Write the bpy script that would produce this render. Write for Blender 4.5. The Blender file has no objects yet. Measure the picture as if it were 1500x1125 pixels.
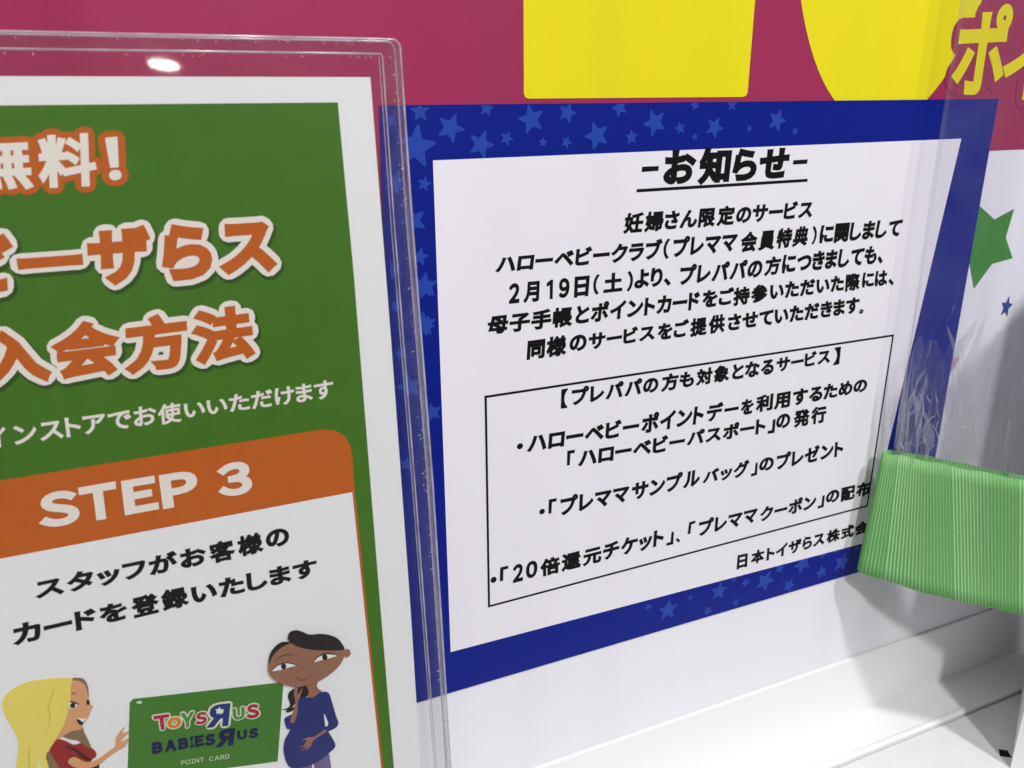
import bpy, bmesh, math, random
import numpy as np
from mathutils import Vector, Matrix
from mathutils.geometry import delaunay_2d_cdt, tessellate_polygon

random.seed(7)
S = bpy.context.scene
COL = S.collection

# ------------------------------------------------------------------ camera
# wall coordinates: u to the right, v down, d into the wall (metres)  ->  Blender X = u, Y = d, Z = -v
RM = [[0.91798, 0.00955, -0.39651], [-0.13814, 0.94481, -0.29706], [0.37179, 0.32747, 0.86864]]
CPOS = (-0.07272, -0.00027, -0.27969)
def W(u, v, d=0.0):
    return Vector((u, d, -v))
cam = bpy.data.cameras.new('camera')
camo = bpy.data.objects.new('camera', cam)
COL.objects.link(camo)
def ax(r, s=1):
    return Vector((r[0] * s, r[2] * s, -r[1] * s))
X, Y, Zb = ax(RM[0]), ax(RM[1], -1), ax(RM[2], -1)
M = Matrix(((X.x, Y.x, Zb.x, CPOS[0]), (X.y, Y.y, Zb.y, CPOS[2]), (X.z, Y.z, Zb.z, -CPOS[1]), (0, 0, 0, 1)))
camo.matrix_world = M
cam.sensor_width = 36
cam.lens = 1186.92 / 1500 * 36
cam.clip_start = 0.01
cam.clip_end = 100
cam.dof.use_dof = True
cam.dof.focus_distance = 0.33
cam.dof.aperture_fstop = 24
S.camera = camo

# ------------------------------------------------------------------ light
world = bpy.data.worlds.new('World')
S.world = world
world.use_nodes = True
wn = world.node_tree
wn.nodes.clear()
wo = wn.nodes.new('ShaderNodeOutputWorld')
bg = wn.nodes.new('ShaderNodeBackground')
tc = wn.nodes.new('ShaderNodeTexCoord')
nz = wn.nodes.new('ShaderNodeTexNoise')
nz.inputs['Scale'].default_value = 4.5
nz.inputs['Detail'].default_value = 3
nz.inputs['Roughness'].default_value = 0.6
cr = wn.nodes.new('ShaderNodeValToRGB')
cr.color_ramp.elements[0].position = 0.36
cr.color_ramp.elements[0].color = (0.15, 0.15, 0.165, 1)
cr.color_ramp.elements[1].position = 0.68
cr.color_ramp.elements[1].color = (0.78, 0.78, 0.82, 1)
wn.links.new(tc.outputs['Generated'], nz.inputs['Vector'])
wn.links.new(nz.outputs['Fac'], cr.inputs['Fac'])
sx = wn.nodes.new('ShaderNodeSeparateXYZ')
wn.links.new(tc.outputs['Generated'], sx.inputs[0])
mr = wn.nodes.new('ShaderNodeMapRange')          # a shop hall: dim at eye level, bright ceiling
mr.inputs['From Min'].default_value = 0.0
mr.inputs['From Max'].default_value = 0.65
mr.inputs['To Min'].default_value = 0.34
mr.inputs['To Max'].default_value = 1.85
wn.links.new(sx.outputs['Z'], mr.inputs['Value'])
ml = wn.nodes.new('ShaderNodeVectorMath')
ml.operation = 'SCALE'
wn.links.new(cr.outputs['Color'], ml.inputs[0])
wn.links.new(mr.outputs[0], ml.inputs['Scale'])
wn.links.new(ml.outputs[0], bg.inputs['Color'])
wn.links.new(bg.outputs[0], wo.inputs['Surface'])
bg.inputs['Strength'].default_value = 0.48

def area(name, az, el, dist, size, power, col, target=(0.18, -0.02, -0.2)):
    l = bpy.data.lights.new(name, 'AREA')
    l.shape = 'DISK'
    l.size = size
    l.energy = power
    l.color = col
    o = bpy.data.objects.new(name, l)
    COL.objects.link(o)
    a, e = math.radians(az), math.radians(el)
    t = Vector(target)
    o.location = t + dist * Vector((math.cos(e) * math.sin(a), -math.cos(e) * math.cos(a), math.sin(e)))
    o.rotation_euler = (t - o.location).to_track_quat('-Z', 'Y').to_euler()
    return o
area('key_lamp', 16, 54, 1.8, 0.12, 18.2, (0.92, 0.96, 1.0))
area('second_lamp', -13, 42, 1.8, 0.12, 15.0, (1.0, 0.97, 0.95))

S.view_settings.view_transform = 'Standard'
S.view_settings.look = 'None'
S.view_settings.exposure = 0.0
S.view_settings.gamma = 1.0
S.view_settings.use_curve_mapping = False
S.render.engine = 'CYCLES'
S.cycles.transparent_max_bounces = 24
S.cycles.max_bounces = 10
S.cycles.use_denoising = True

# ------------------------------------------------------------------ measured layout (1/100 mm on each sheet's own plane)
NOTICE_TEXT = [
('heading','お知らせ',[(11345,1721),(17581,1737),(17522,3209),(11279,3201)]),
('intro','妊婦さん限定のサービス',[(9611,4104),(19177,4069),(19133,4905),(9532,4937)]),
('club','ハローベビークラブ',[(4146,5326),(11453,5220),(11406,6062),(4033,6020)]),
('club','（',[(11497,5253),(11791,5232),(11761,6091),(11478,6098)]),
('club','プレママ',[(11967,5207),(15225,5176),(15133,6039),(11958,6076)]),
('club','会員特典',[(15374,5244),(19120,5199),(19014,6096),(15359,6144)]),
('club','）',[(19241,5237),(19512,5224),(19553,6044),(19285,6086)]),
('club','に関しまして',[(19704,5207),(24683,5227),(24596,6095),(19716,6087)]),
('date','２',[(4612,6458),(5067,6461),(5031,7244),(4572,7248)]),
('date','月',[(5250,6461),(5904,6464),(5868,7301),(5184,7288)]),
('date','１',[(6203,6463),(6474,6465),(6461,7239),(6195,7230)]),
('date','９',[(6733,6454),(7204,6456),(7191,7242),(6722,7242)]),
('date','日',[(7423,6447),(8098,6449),(8040,7280),(7399,7293)]),
('date','（',[(8275,6424),(8545,6425),(8516,7268),(8244,7271)]),
('date','土',[(8737,6436),(9610,6442),(9607,7225),(8729,7229)]),
('date','）',[(9826,6425),(10106,6425),(10090,7278),(9801,7280)]),
('date','より、',[(10174,6407),(11951,6397),(11934,7234),(10156,7218)]),
('date','プレパパの',[(12383,6395),(16704,6429),(16617,7295),(12340,7256)]),
('date','方',[(16777,6420),(17675,6401),(17630,7263),(16764,7277)]),
('date','につきましても、',[(17745,6362),(23791,6389),(23745,7286),(17746,7274)]),
('handbook','母子手帳',[(3747,7622),(7385,7605),(7347,8462),(3659,8389)]),
('handbook','とポイントカード',[(7547,7574),(13465,7555),(13457,8393),(7464,8391)]),
('handbook','をご',[(13571,7556),(15247,7581),(15265,8352),(13589,8369)]),
('handbook','持参',[(15210,7625),(17068,7594),(17104,8416),(15226,8466)]),
('handbook','いただいた',[(17183,7626),(21461,7618),(21539,8383),(17214,8399)]),
('handbook','際',[(21568,7584),(22438,7588),(22534,8421),(21632,8436)]),
('handbook','には、',[(22585,7608),(24585,7620),(24690,8417),(22651,8373)]),
('service','同様',[(5389,8769),(7128,8757),(7101,9628),(5329,9602)]),
('service','の',[(7241,8832),(8037,8835),(7999,9540),(7225,9521)]),
('service','サービス',[(8117,8814),(11279,8777),(11276,9489),(8101,9553)]),
('service','をご',[(11402,8779),(12990,8747),(12974,9541),(11410,9544)]),
('service','提供',[(13063,8769),(14862,8726),(14884,9582),(13054,9615)]),
('service','させていただきます',[(15018,8798),(22601,8754),(22692,9560),(15050,9573)]),
('service','。',[(22692,9394),(22954,9391),(22955,9619),(22702,9622)]),
('boxtitle','【',[(6887,11067),(7188,11055),(7167,11915),(6870,11913)]),
('boxtitle','プレパパの',[(7376,11064),(11596,11103),(11581,11875),(7369,11864)]),
('boxtitle','方も',[(11736,11096),(13442,11114),(13442,11928),(11711,11928)]),
('boxtitle','対象',[(13547,11118),(15353,11105),(15363,11920),(13543,11911)]),
('boxtitle','となる',[(15502,11147),(17839,11149),(17863,11940),(15509,11919)]),
('boxtitle','サービス',[(17993,11162),(21201,11107),(21251,11870),(18020,11902)]),
('boxtitle','】',[(21442,11122),(21826,11117),(21852,12006),(21466,12016)]),
('item1','ハローベビー',[(5394,12781),(10710,12865),(10690,13683),(5312,13612)]),
('item1','ポイント',[(10817,12793),(14146,12825),(14075,13772),(10811,13726)]),
('item1','デー',[(14267,12846),(16022,12909),(16044,13736),(14276,13763)]),
('item1','を',[(16151,12974),(16891,12967),(16904,13737),(16160,13755)]),
('item1','利用',[(17016,12894),(19031,12891),(19065,13796),(17032,13766)]),
('item1','するための',[(19182,12913),(23850,12960),(23902,13716),(19229,13767)]),
('item1b','「',[(7201,13861),(7561,13873),(7524,14543),(7190,14547)]),
('item1b','ハローベビー',[(7749,13888),(13162,14021),(13157,14826),(7709,14715)]),
('item1b','パスポート',[(13286,13995),(17714,14049),(17739,14897),(13257,14748)]),
('item1b','」',[(17894,14259),(18289,14261),(18300,14962),(17884,14954)]),
('item1b','の',[(18327,14047),(19176,14074),(19199,14828),(18356,14812)]),
('item1b','発行',[(19354,14000),(21388,14028),(21452,14965),(19401,14927)]),
('item2','「',[(6347,15974),(6721,15977),(6678,16652),(6330,16653)]),
('item2','プレママ',[(6909,15954),(10365,16012),(10336,16910),(6884,16910)]),
('item2','サンプル',[(10481,16013),(14177,15966),(14138,16902),(10472,16924)]),
('item2','バッグ',[(14339,16188),(16961,16076),(16989,16983),(14289,16874)]),
('item2','」',[(17157,16380),(17466,16355),(17488,17020),(17125,17041)]),
('item2','の',[(17569,16191),(18446,16202),(18461,16917),(17580,16907)]),
('item2','プレゼント',[(18609,16094),(22824,16100),(22896,17017),(18631,16996)]),
('item3','「',[(4055,18715),(4434,18718),(4392,19400),(4031,19399)]),
('item3','２',[(4652,18759),(5146,18754),(5113,19641),(4608,19654)]),
('item3','０',[(5270,18771),(5828,18766),(5800,19601),(5253,19627)]),
('item3','倍還元',[(5933,18829),(9028,18778),(9012,19729),(5956,19730)]),
('item3','チケット',[(9103,18759),(12352,18714),(12329,19649),(9079,19693)]),
('item3','」',[(12558,19046),(12879,19028),(12883,19705),(12494,19704)]),
('item3','、',[(13003,19421),(13273,19423),(13275,19697),(12997,19701)]),
('item3','「',[(13711,18732),(14064,18719),(14047,19354),(13667,19367)]),
('item3','プレママ',[(14290,18747),(17766,18727),(17777,19630),(14288,19670)]),
('item3','クーポン',[(17913,18855),(21461,18825),(21522,19707),(17927,19688)]),
('item3','」',[(21659,19072),(22020,19049),(22046,19737),(21644,19750)]),
('item3','の',[(22109,18878),(23000,18872),(23031,19614),(22143,19607)]),
('item3','配布',[(23092,18832),(25134,18829),(25138,19704),(23164,19710)]),
('sign','日',[(16775,21272),(17403,21303),(17441,22089),(16787,22106)]),
('sign','本',[(17623,21258),(18488,21277),(18487,22059),(17625,22026)]),
('sign','トイザらス',[(18602,21304),(22365,21207),(22439,22027),(18629,22094)]),
('sign','株式会',[(22517,21242),(25407,21208),(25429,22033),(22548,22027)]),
('sign','社',[(25539,21194),(26477,21183),(26529,22021),(25562,22020)]),
]
NOTICE_SHAPES = {'dash':[[(10312,2363),(11074,2363),(11057,2546),(10289,2560)],[(17790,2378),(18563,2362),(18548,2542),(17766,2550)]],'under':[(10101,3208),(18677,3179),(18670,3302),(10094,3330)],'dots':[(5019,13258,137,135),(6031,16475,131,132),(3742,19243,140,150)],'box':[(3554,10875),(25152,10960),(25124,20349),(3502,20508)],'white':[(1780,1834),(27652,1737),(25382,22633),(1690,22306)]}
STARS = [(1392,216,316),(2472,770,468),(3834,138,253),(3600,1348,459),(4588,1171,239),(5565,530,484),(6030,1337,168),(6989,1362,217),(7020,325,340),(8274,1159,484),(9228,159,325),(9781,1250,264),(10803,734,479),(11971,958,228),(306,482,243),(1180,1354,680),(1434,2612,237),(376,2527,401),(972,3871,454),(1151,5164,313),(1265,6211,440),(159,5553,311),(162,6870,280),(1194,7723,372),(12621,97,210),(13616,966,389),(12694,1310,146),(14390,113,240),(15344,1044,150),(16731,758,428),(17720,1201,164),(1337,6269,423),(1155,7676,458),(508,10017,477),(231,8669,231),(1353,11193,371),(221,13151,279),(11690,22841,206),(12839,23336,525),(14102,22996,159),(15235,24069,272),(16947,24048,240),(15829,23083,466),(16715,22651,162),(17448,23022,255),(18722,23270,554),(19595,22723,295),(20349,23975,379),(21106,22855,524),(22521,23713,385),(22436,22586,264),(23894,23466,523),(23336,22623,171),(24817,22836,213)]
POSTER_TEXT = [
('free','無料',[(-11239,653),(-8442,566),(-8616,1908),(-11392,1909)]),
('free','！',[(-8262,707),(-7952,685),(-8013,1763),(-8309,1780)]),
('title','ベ',[(-13280,3120),(-12057,3089),(-12227,4257),(-13471,4288)]),
('title','ビ',[(-11933,2999),(-10723,2933),(-10917,4425),(-12153,4470)]),
('title','ー',[(-10756,3597),(-9241,3593),(-9270,3887),(-10765,3891)]),
('title','ザ',[(-9052,2958),(-7517,2938),(-7673,4512),(-9218,4503)]),
('title','ら',[(-7273,2969),(-5987,2965),(-6100,4515),(-7420,4518)]),
('title','ス',[(-5830,3046),(-4280,3044),(-4328,4500),(-5939,4507)]),
('method','入',[(-12018,5406),(-10338,5418),(-10513,6953),(-12243,6956)]),
('method','会',[(-10345,5398),(-8655,5355),(-8789,6982),(-10502,6987)]),
('method','方',[(-8596,5412),(-6926,5362),(-7062,7039),(-8754,7054)]),
('method','法',[(-6848,5409),(-5160,5348),(-5211,6976),(-6951,7034)]),
('store','イ',[(-12283,8051),(-11829,8049),(-11883,8598),(-12329,8623)]),
('store','ンストアでお',[(-11686,8027),(-8085,8005),(-8138,8591),(-11716,8628)]),
('store','使',[(-8059,8030),(-7417,8005),(-7470,8633),(-8105,8654)]),
('store','いいただけます',[(-7362,8056),(-3032,7961),(-3040,8581),(-7388,8575)]),
('step','Ｓ',[(-11487,10145),(-10472,10157),(-10534,11240),(-11585,11228)]),
('step','Ｔ',[(-10432,10149),(-9464,10137),(-9525,11276),(-10490,11250)]),
('step','Ｅ',[(-9328,10164),(-8417,10166),(-8454,11260),(-9387,11265)]),
('step','Ｐ',[(-8323,10185),(-7295,10180),(-7314,11276),(-8353,11291)]),
('step','３',[(-6754,10175),(-5756,10154),(-5761,11284),(-6777,11261)]),
('staff','スタッフがお',[(-12015,12754),(-7347,12695),(-7365,13429),(-12069,13421)]),
('staff','客様',[(-7297,12708),(-5670,12641),(-5647,13380),(-7292,13448)]),
('staff','の',[(-5580,12680),(-4845,12667),(-4844,13315),(-5570,13325)]),
('cardtxt','カードを',[(-12809,14045),(-9769,14043),(-9802,14681),(-12884,14765)]),
('cardtxt','登録',[(-9667,13991),(-8051,13967),(-8049,14710),(-9705,14750)]),
('cardtxt','いたします',[(-7959,14024),(-4080,14004),(-4065,14680),(-7985,14728)]),
('logor','Ｔ',[(-9644,18394),(-9180,18469),(-9245,19015),(-9630,19010)]),
('logoo','ｏ',[(-9259,18622),(-8847,18679),(-8886,19100),(-9294,19052)]),
('logog','Ｙ',[(-8859,18560),(-8424,18633),(-8530,19184),(-8898,19188)]),
('logor','Ｓ',[(-8417,18718),(-8069,18749),(-8111,19221),(-8479,19194)]),
('logob','Ｒ',[(-7311,18692),(-8009,18550),(-8170,19409),(-7487,19565)]),
('logog','Ｕ',[(-7285,18933),(-6897,18985),(-6936,19457),(-7306,19418)]),
('logor','Ｓ',[(-6849,18946),(-6449,19001),(-6467,19578),(-6904,19501)]),
('babies','Ｂ',[(-9821,19397),(-9510,19441),(-9564,19899),(-9876,19853)]),
('babies','Ａ',[(-9454,19458),(-9099,19517),(-9149,19965),(-9505,19903)]),
('babies','Ｂ',[(-9048,19527),(-8739,19568),(-8787,20019),(-9098,19975)]),
('babies','Ｉ',[(-8697,19602),(-8581,19571),(-8627,20014),(-8745,20045)]),
('babies','Ｅ',[(-8550,19610),(-8270,19639),(-8315,20080),(-8597,20049)]),
('babies','Ｓ',[(-8255,19659),(-7920,19708),(-7967,20179),(-8303,20128)]),
('babies','Ｒ',[(-7277,19736),(-7854,19609),(-7994,20303),(-7421,20401)]),
('babies','Ｕ',[(-7248,19866),(-6921,19915),(-6965,20307),(-7286,20259)]),
('babies','Ｓ',[(-6867,19934),(-6555,19977),(-6598,20381),(-6931,20335)]),
('pcard','ＰＯＩＮＴ',[(-9080,20417),(-8385,20550),(-8402,20736),(-9095,20607)]),
('pcard','ＣＡＲＤ',[(-8229,20596),(-7586,20715),(-7598,20905),(-8240,20775)]),
]
POSTER_SHAPES = {
'woman_blue':[('purple','poly',0,0,[(-5393,22068),(-4939,22136),(-4984,22639),(-5430,22459)]),('purple','poly',0,0,[(-4897,22153),(-4312,21974),(-4287,22919),(-4843,22695)]),('hair','poly',0,1,[(-4916,18768),(-4668,18800),(-4718,19041),(-4851,19272),(-5019,19283),(-5137,19346),(-5254,19410),(-5377,19540),(-5548,19590),(-5735,19535),(-5513,19509),(-5445,19378),(-5485,19088),(-5426,18904),(-5280,18816),(-5113,18804)]),('hair','poly',0,1,[(-5548,19584),(-5379,19556),(-5267,19544),(-5333,19659),(-5477,19713),(-5611,19672)]),('brown','poly',0,1,[(-4853,18687),(-4464,18713),(-4484,18947),(-4441,19100),(-4352,19217),(-4523,19385),(-4695,19412),(-4858,19356),(-4778,19089)]),('dress','poly',0,1,[(-5157,19270),(-5016,19250),(-4854,19306),(-4663,19371),(-4398,19253),(-4230,19276),(-4099,19425),(-4022,19874),(-3948,20398),(-3889,20743),(-3991,20923),(-4229,20980),(-4260,21005),(-4065,21662),(-4246,21889),(-4585,22090),(-4945,22208),(-5348,22196),(-5625,22104),(-5773,21881),(-5844,21454),(-5836,21098),(-5748,20774),(-5548,20441),(-5651,20350),(-5694,19949),(-5574,19852),(-5403,19809),(-5273,19611)]),('white','poly',0,1,[(-4350,20183),(-4283,20421),(-4246,20667),(-4339,20741),(-4356,20430)]),('brown','poly',0,1,[(-5513,20084),(-5403,19809),(-5290,19501),(-5265,19233),(-5276,18920),(-5187,18711),(-5105,18722),(-5159,18994),(-5108,19046),(-5009,18874),(-4985,18916),(-5097,19222),(-5167,19371),(-5212,19702),(-5278,19958),(-5384,20183),(-5466,20171)]),('brown','poly',0,0,[(-4299,20954),(-4392,20848),(-4603,20951),(-4811,21035),(-4948,20966),(-5207,20995),(-5029,21073),(-5146,21252),(-5349,21301),(-5094,21308),(-5314,21532),(-5042,21364),(-5132,21566),(-4955,21361),(-4997,21508),(-4897,21347),(-4825,21193),(-4703,21112),(-4494,21027)])],
'woman_blue_head':[('brown','poly',0,1,[(-3246,17945),(-3269,18021),(-3319,18066),(-3383,18068),(-3443,18027),(-3484,17954),(-3494,17867),(-3471,17792),(-3422,17746),(-3358,17744),(-3298,17784),(-3256,17858)]),('brown','poly',0,1,[(-6003,17609),(-5945,17394),(-5810,17117),(-5626,16942),(-5405,16865),(-5197,16928),(-4977,17141),(-4560,17358),(-4082,17535),(-3592,17671),(-3448,17761),(-3496,18048),(-3643,18305),(-3914,18522),(-4255,18685),(-4487,18761),(-4837,18781),(-5177,18728),(-5454,18575),(-5745,18343),(-5953,18037),(-6012,17811)]),('hair','poly',0,1,[(-5968,17503),(-5933,17281),(-5827,17053),(-5644,16879),(-5447,16809),(-5241,16886),(-5210,16939),(-5442,16998),(-5669,17131),(-5841,17310),(-5934,17514)]),('hair','poly',0,1,[(-5256,16795),(-5251,16623),(-5155,16494),(-4964,16493),(-4782,16604),(-4557,16787),(-4221,16858),(-3912,16995),(-3656,17205),(-3514,17471),(-3458,17728),(-3842,17654),(-4278,17504),(-4680,17335),(-4977,17141),(-5175,16949)]),('white','poly',0,1,[(-5896,17834),(-5727,17697),(-5484,17657),(-5252,17746),(-5093,17856),(-5288,17867),(-5578,17878)]),('hair','poly',0,1,[(-5421,17795),(-5438,17849),(-5474,17881),(-5519,17882),(-5560,17853),(-5587,17801),(-5593,17740),(-5576,17687),(-5540,17655),(-5496,17653),(-5455,17682),(-5427,17734)]),('hair','line',39,1,[(-5894,17820),(-5701,17676),(-5459,17642),(-5251,17731),(-5083,17868)]),('white','poly',0,1,[(-4510,17902),(-4350,17764),(-4098,17724),(-3904,17793),(-3711,17890),(-3964,17916),(-4263,17911)]),('hair','poly',0,1,[(-4046,17851),(-4063,17905),(-4100,17938),(-4146,17939),(-4190,17909),(-4219,17856),(-4226,17794),(-4209,17740),(-4173,17708),(-4127,17706),(-4083,17735),(-4054,17788)]),('hair','line',40,1,[(-4522,17898),(-4347,17735),(-4094,17680),(-3876,17763),(-3699,17900)]),('hair','line',25,1,[(-5800,17483),(-5573,17350),(-5331,17324),(-5124,17418)]),('lip','line',17,1,[(-5046,18124),(-4969,18089),(-4864,18004),(-4841,17892)]),('lip','line',29,1,[(-5157,18268),(-5050,18423),(-4910,18500),(-4734,18467),(-4531,18276)])],
'woman_blonde':[('red','poly',0,1,[(-12457,18403),(-12333,18316),(-12162,18438),(-11952,18672),(-11703,18689),(-11541,18907),(-11424,19149),(-11441,19341),(-11566,19412),(-11656,19616),(-11645,19902),(-12491,19563),(-12603,18929),(-12642,18680)]),('olive','poly',0,1,[(-12744,18796),(-12642,18680),(-12558,18985),(-12465,19573),(-12801,19438)]),('hair','poly',0,0,[(-11546,19460),(-11398,19518),(-11429,19988),(-11699,19880)]),('olive','poly',0,1,[(-12248,18136),(-11965,18088),(-11633,18094),(-11610,18295),(-11553,18628),(-11515,18956),(-11601,18923),(-11823,18565),(-12072,18394)]),('skin','poly',0,1,[(-11607,16280),(-11401,16348),(-11291,16513),(-11259,16822),(-11291,17187),(-11267,17384),(-11210,17461),(-11315,17595),(-11384,17762),(-11525,17941),(-11634,18016),(-11645,18167),(-11977,18160),(-12388,18314),(-12217,17957),(-12053,17636),(-11910,17272),(-11811,17007),(-11702,16524)]),('olive','poly',0,1,[(-11607,16280),(-11450,16313),(-11303,16417),(-11242,16716),(-11292,17111),(-11290,16811),(-11329,16575),(-11467,16418),(-11606,16353)]),('blonde','poly',0,1,[(-13486,16536),(-13350,16294),(-13085,16114),(-12706,16025),(-12294,16071),(-11909,16154),(-11607,16280),(-11677,16533),(-11772,17020),(-11858,17290),(-12002,17655),(-12165,17975),(-12381,18278),(-12591,18545),(-12744,18796),(-12744,19108),(-12750,19459),(-12904,19397),(-12948,19027),(-12934,18722),(-13018,19039),(-13031,19346),(-13360,19214),(-13331,18760),(-13472,19169),(-13597,19119),(-13499,18656),(-13397,18314),(-13344,17880),(-13420,17366),(-13507,16856)]),('blonde2','line',24,1,[(-12087,16413),(-12258,16778),(-12369,17111)]),('blonde2','line',20,1,[(-12383,16883),(-12417,17543),(-12643,18066)]),('blonde2','line',28,1,[(-13084,18281),(-13187,18701),(-13240,19145)]),('hair','line',72,1,[(-12192,18620),(-11930,18876),(-11714,19275),(-11574,19369)]),('white','poly',0,1,[(-11813,17100),(-11614,17225),(-11729,17336),(-11831,17292)]),('hair','poly',0,1,[(-11676,17249),(-11698,17299),(-11737,17320),(-11779,17306),(-11807,17260),(-11811,17202),(-11789,17152),(-11750,17130),(-11708,17144),(-11680,17190)]),('hair','line',49,1,[(-11790,17044),(-11574,17231)]),('hair','poly',0,1,[(-11286,17264),(-11303,17316),(-11330,17342),(-11356,17333),(-11371,17292),(-11370,17235),(-11354,17183),(-11327,17156),(-11301,17165),(-11286,17206)]),('lip','line',28,1,[(-11702,16765),(-11573,16809)]),('hair','poly',0,1,[(-11716,17757),(-11586,17804),(-11589,17995),(-11689,17928)]),('white','poly',0,0,[(-11706,17692),(-11472,17826),(-11574,17904)]),('skin','poly',0,1,[(-12207,19201),(-12019,19077),(-11733,19387),(-11453,19416),(-11141,19258),(-10855,19088),(-10782,18799),(-10632,18578),(-10473,18479),(-10575,18678),(-10385,18669),(-10424,18734),(-10590,18870),(-10668,19000),(-10424,18932),(-10581,19193),(-10796,19270),(-11111,19430),(-11429,19626),(-11775,19649),(-12081,19448)])],
'card':[('cardgreen','poly',0,0,[(-10107,17578),(-5623,18438),(-5574,18515),(-6081,21647),(-7274,21386),(-9051,20994),(-10740,20643),(-10221,17679)]),('pale','poly',0,1,[(-9875,17791),(-9903,17821),(-9961,17818),(-10014,17783),(-10032,17736),(-10003,17706),(-9945,17709),(-9892,17744)])],
'cardstar':[('white','poly',0,0,[(-7658,18701),(-7649,18830),(-7560,18880),(-7646,18921),(-7645,19050),(-7707,18946),(-7796,18975),(-7748,18870),(-7803,18759),(-7712,18798)])],
'greenR':[(-2231,-94),(-2140,4739),(-2073,16772),(-2009,23581)],
'paperR':[(-1257,-758),(-1119,6992),(-1003,17078),(-984,23988)],
'stepT':[(-12240,9563),(-3512,9562)],
'stepC':[(-3512,9562),(-3113,9654),(-2849,9863),(-2678,10199),(-2623,10638),(-2649,11898)],
'stepB':[(-12678,11893),(-2649,11898)],
'stepR':[(-2649,11898),(-2549,17194),(-2419,23417)],
'outer':[(-10068,-1688),(-485,-1769),(-390,3176),(-127,11714),(76,23940)],
'inner':[(-10135,-1334),(-953,-1379),(-888,3145),(-688,11602),(-437,23737)],
}
BANNER = {'one':[(5287,-3376),(5299,-352),(5352,-236),(5488,-165),(14941,-178),(15108,-216),(15181,-334),(15103,-3715)],'zeroL':[(17032,-3782),(17342,-3037),(17855,-2149),(18652,-1034),(19540,-109)],'zeroR':[(25491,-114),(26303,-1280)],'band':[(30435,2341),(32156,2457)],'po':[(26291,-3868),(29732,-4089),(29817,-228),(26438,-152)],'i':[(29473,-2990),(32698,-3317),(33003,-66),(29818,176)],'gstar':[(29775,4949),(31013,5688),(32323,5237),(32105,6669),(32920,7779),(31451,7952),(30438,9152),(29748,7694),(28580,7147),(29485,6316)],'bstar':(33183,10392),'rstar':[(30282,12823),(29978,13342),(29591,13690),(29035,13852),(28560,12674),(29634,12785)]}


# ------------------------------------------------------------------ materials
def lin(c):
    return tuple((x / 255 / 12.92) if x / 255 <= 0.04045 else ((x / 255 + 0.055) / 1.055) ** 2.4 for x in c)
MATS = {}
def mat(name, rgb, rough=0.5, mottle=0.06, scale=900, spec=0.3, bump=0.0, bscale=400, wave=0.0, k=1.06, stretch=None):
    """printed / painted surface: base colour with fine mottling and a little relief"""
    if name in MATS:
        return MATS[name]
    m = bpy.data.materials.new(name)
    m.use_nodes = True
    nt = m.node_tree
    b = nt.nodes['Principled BSDF']
    c = [min(0.86, x * k) for x in lin(rgb)]
    t = nt.nodes.new('ShaderNodeTexCoord')
    n = nt.nodes.new('ShaderNodeTexNoise')
    n.inputs['Scale'].default_value = scale
    n.inputs['Detail'].default_value = 3
    nt.links.new(t.outputs['Object'], n.inputs['Vector'])
    mix = nt.nodes.new('ShaderNodeMix')
    mix.data_type = 'RGBA'
    mix.inputs[6].default_value = (*[x * (1 - mottle) for x in c], 1)
    mix.inputs[7].default_value = (*[min(0.9, x * (1 + mottle) + 0.004 * mottle * 10) for x in c], 1)
    nt.links.new(n.outputs['Fac'], mix.inputs[0])
    nt.links.new(mix.outputs[2], b.inputs['Base Color'])
    b.inputs['Roughness'].default_value = rough
    b.inputs['Specular IOR Level'].default_value = spec
    last = None
    if bump:
        n2 = nt.nodes.new('ShaderNodeTexNoise')
        n2.inputs['Scale'].default_value = bscale
        n2.inputs['Detail'].default_value = 4
        nt.links.new(t.outputs['Object'], n2.inputs['Vector'])
        bp = nt.nodes.new('ShaderNodeBump')
        bp.inputs['Strength'].default_value = bump
        bp.inputs['Distance'].default_value = 0.0002
        nt.links.new(n2.outputs['Fac'], bp.inputs['Height'])
        last = bp
    if wave:
        mp = nt.nodes.new('ShaderNodeMapping')
        mp.inputs['Scale'].default_value = stretch or (1, 1, 0.12)
        nt.links.new(t.outputs['Object'], mp.inputs['Vector'])
        n3 = nt.nodes.new('ShaderNodeTexNoise')
        n3.inputs['Scale'].default_value = 15
        n3.inputs['Detail'].default_value = 1
        nt.links.new(mp.outputs[0], n3.inputs['Vector'])
        bp2 = nt.nodes.new('ShaderNodeBump')
        bp2.inputs['Strength'].default_value = wave
        bp2.inputs['Distance'].default_value = 0.02
        nt.links.new(n3.outputs['Fac'], bp2.inputs['Height'])
        if last:
            nt.links.new(last.outputs[0], bp2.inputs['Normal'])
        last = bp2
    if last:
        nt.links.new(last.outputs[0], b.inputs['Normal'])
    MATS[name] = m
    return m

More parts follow.
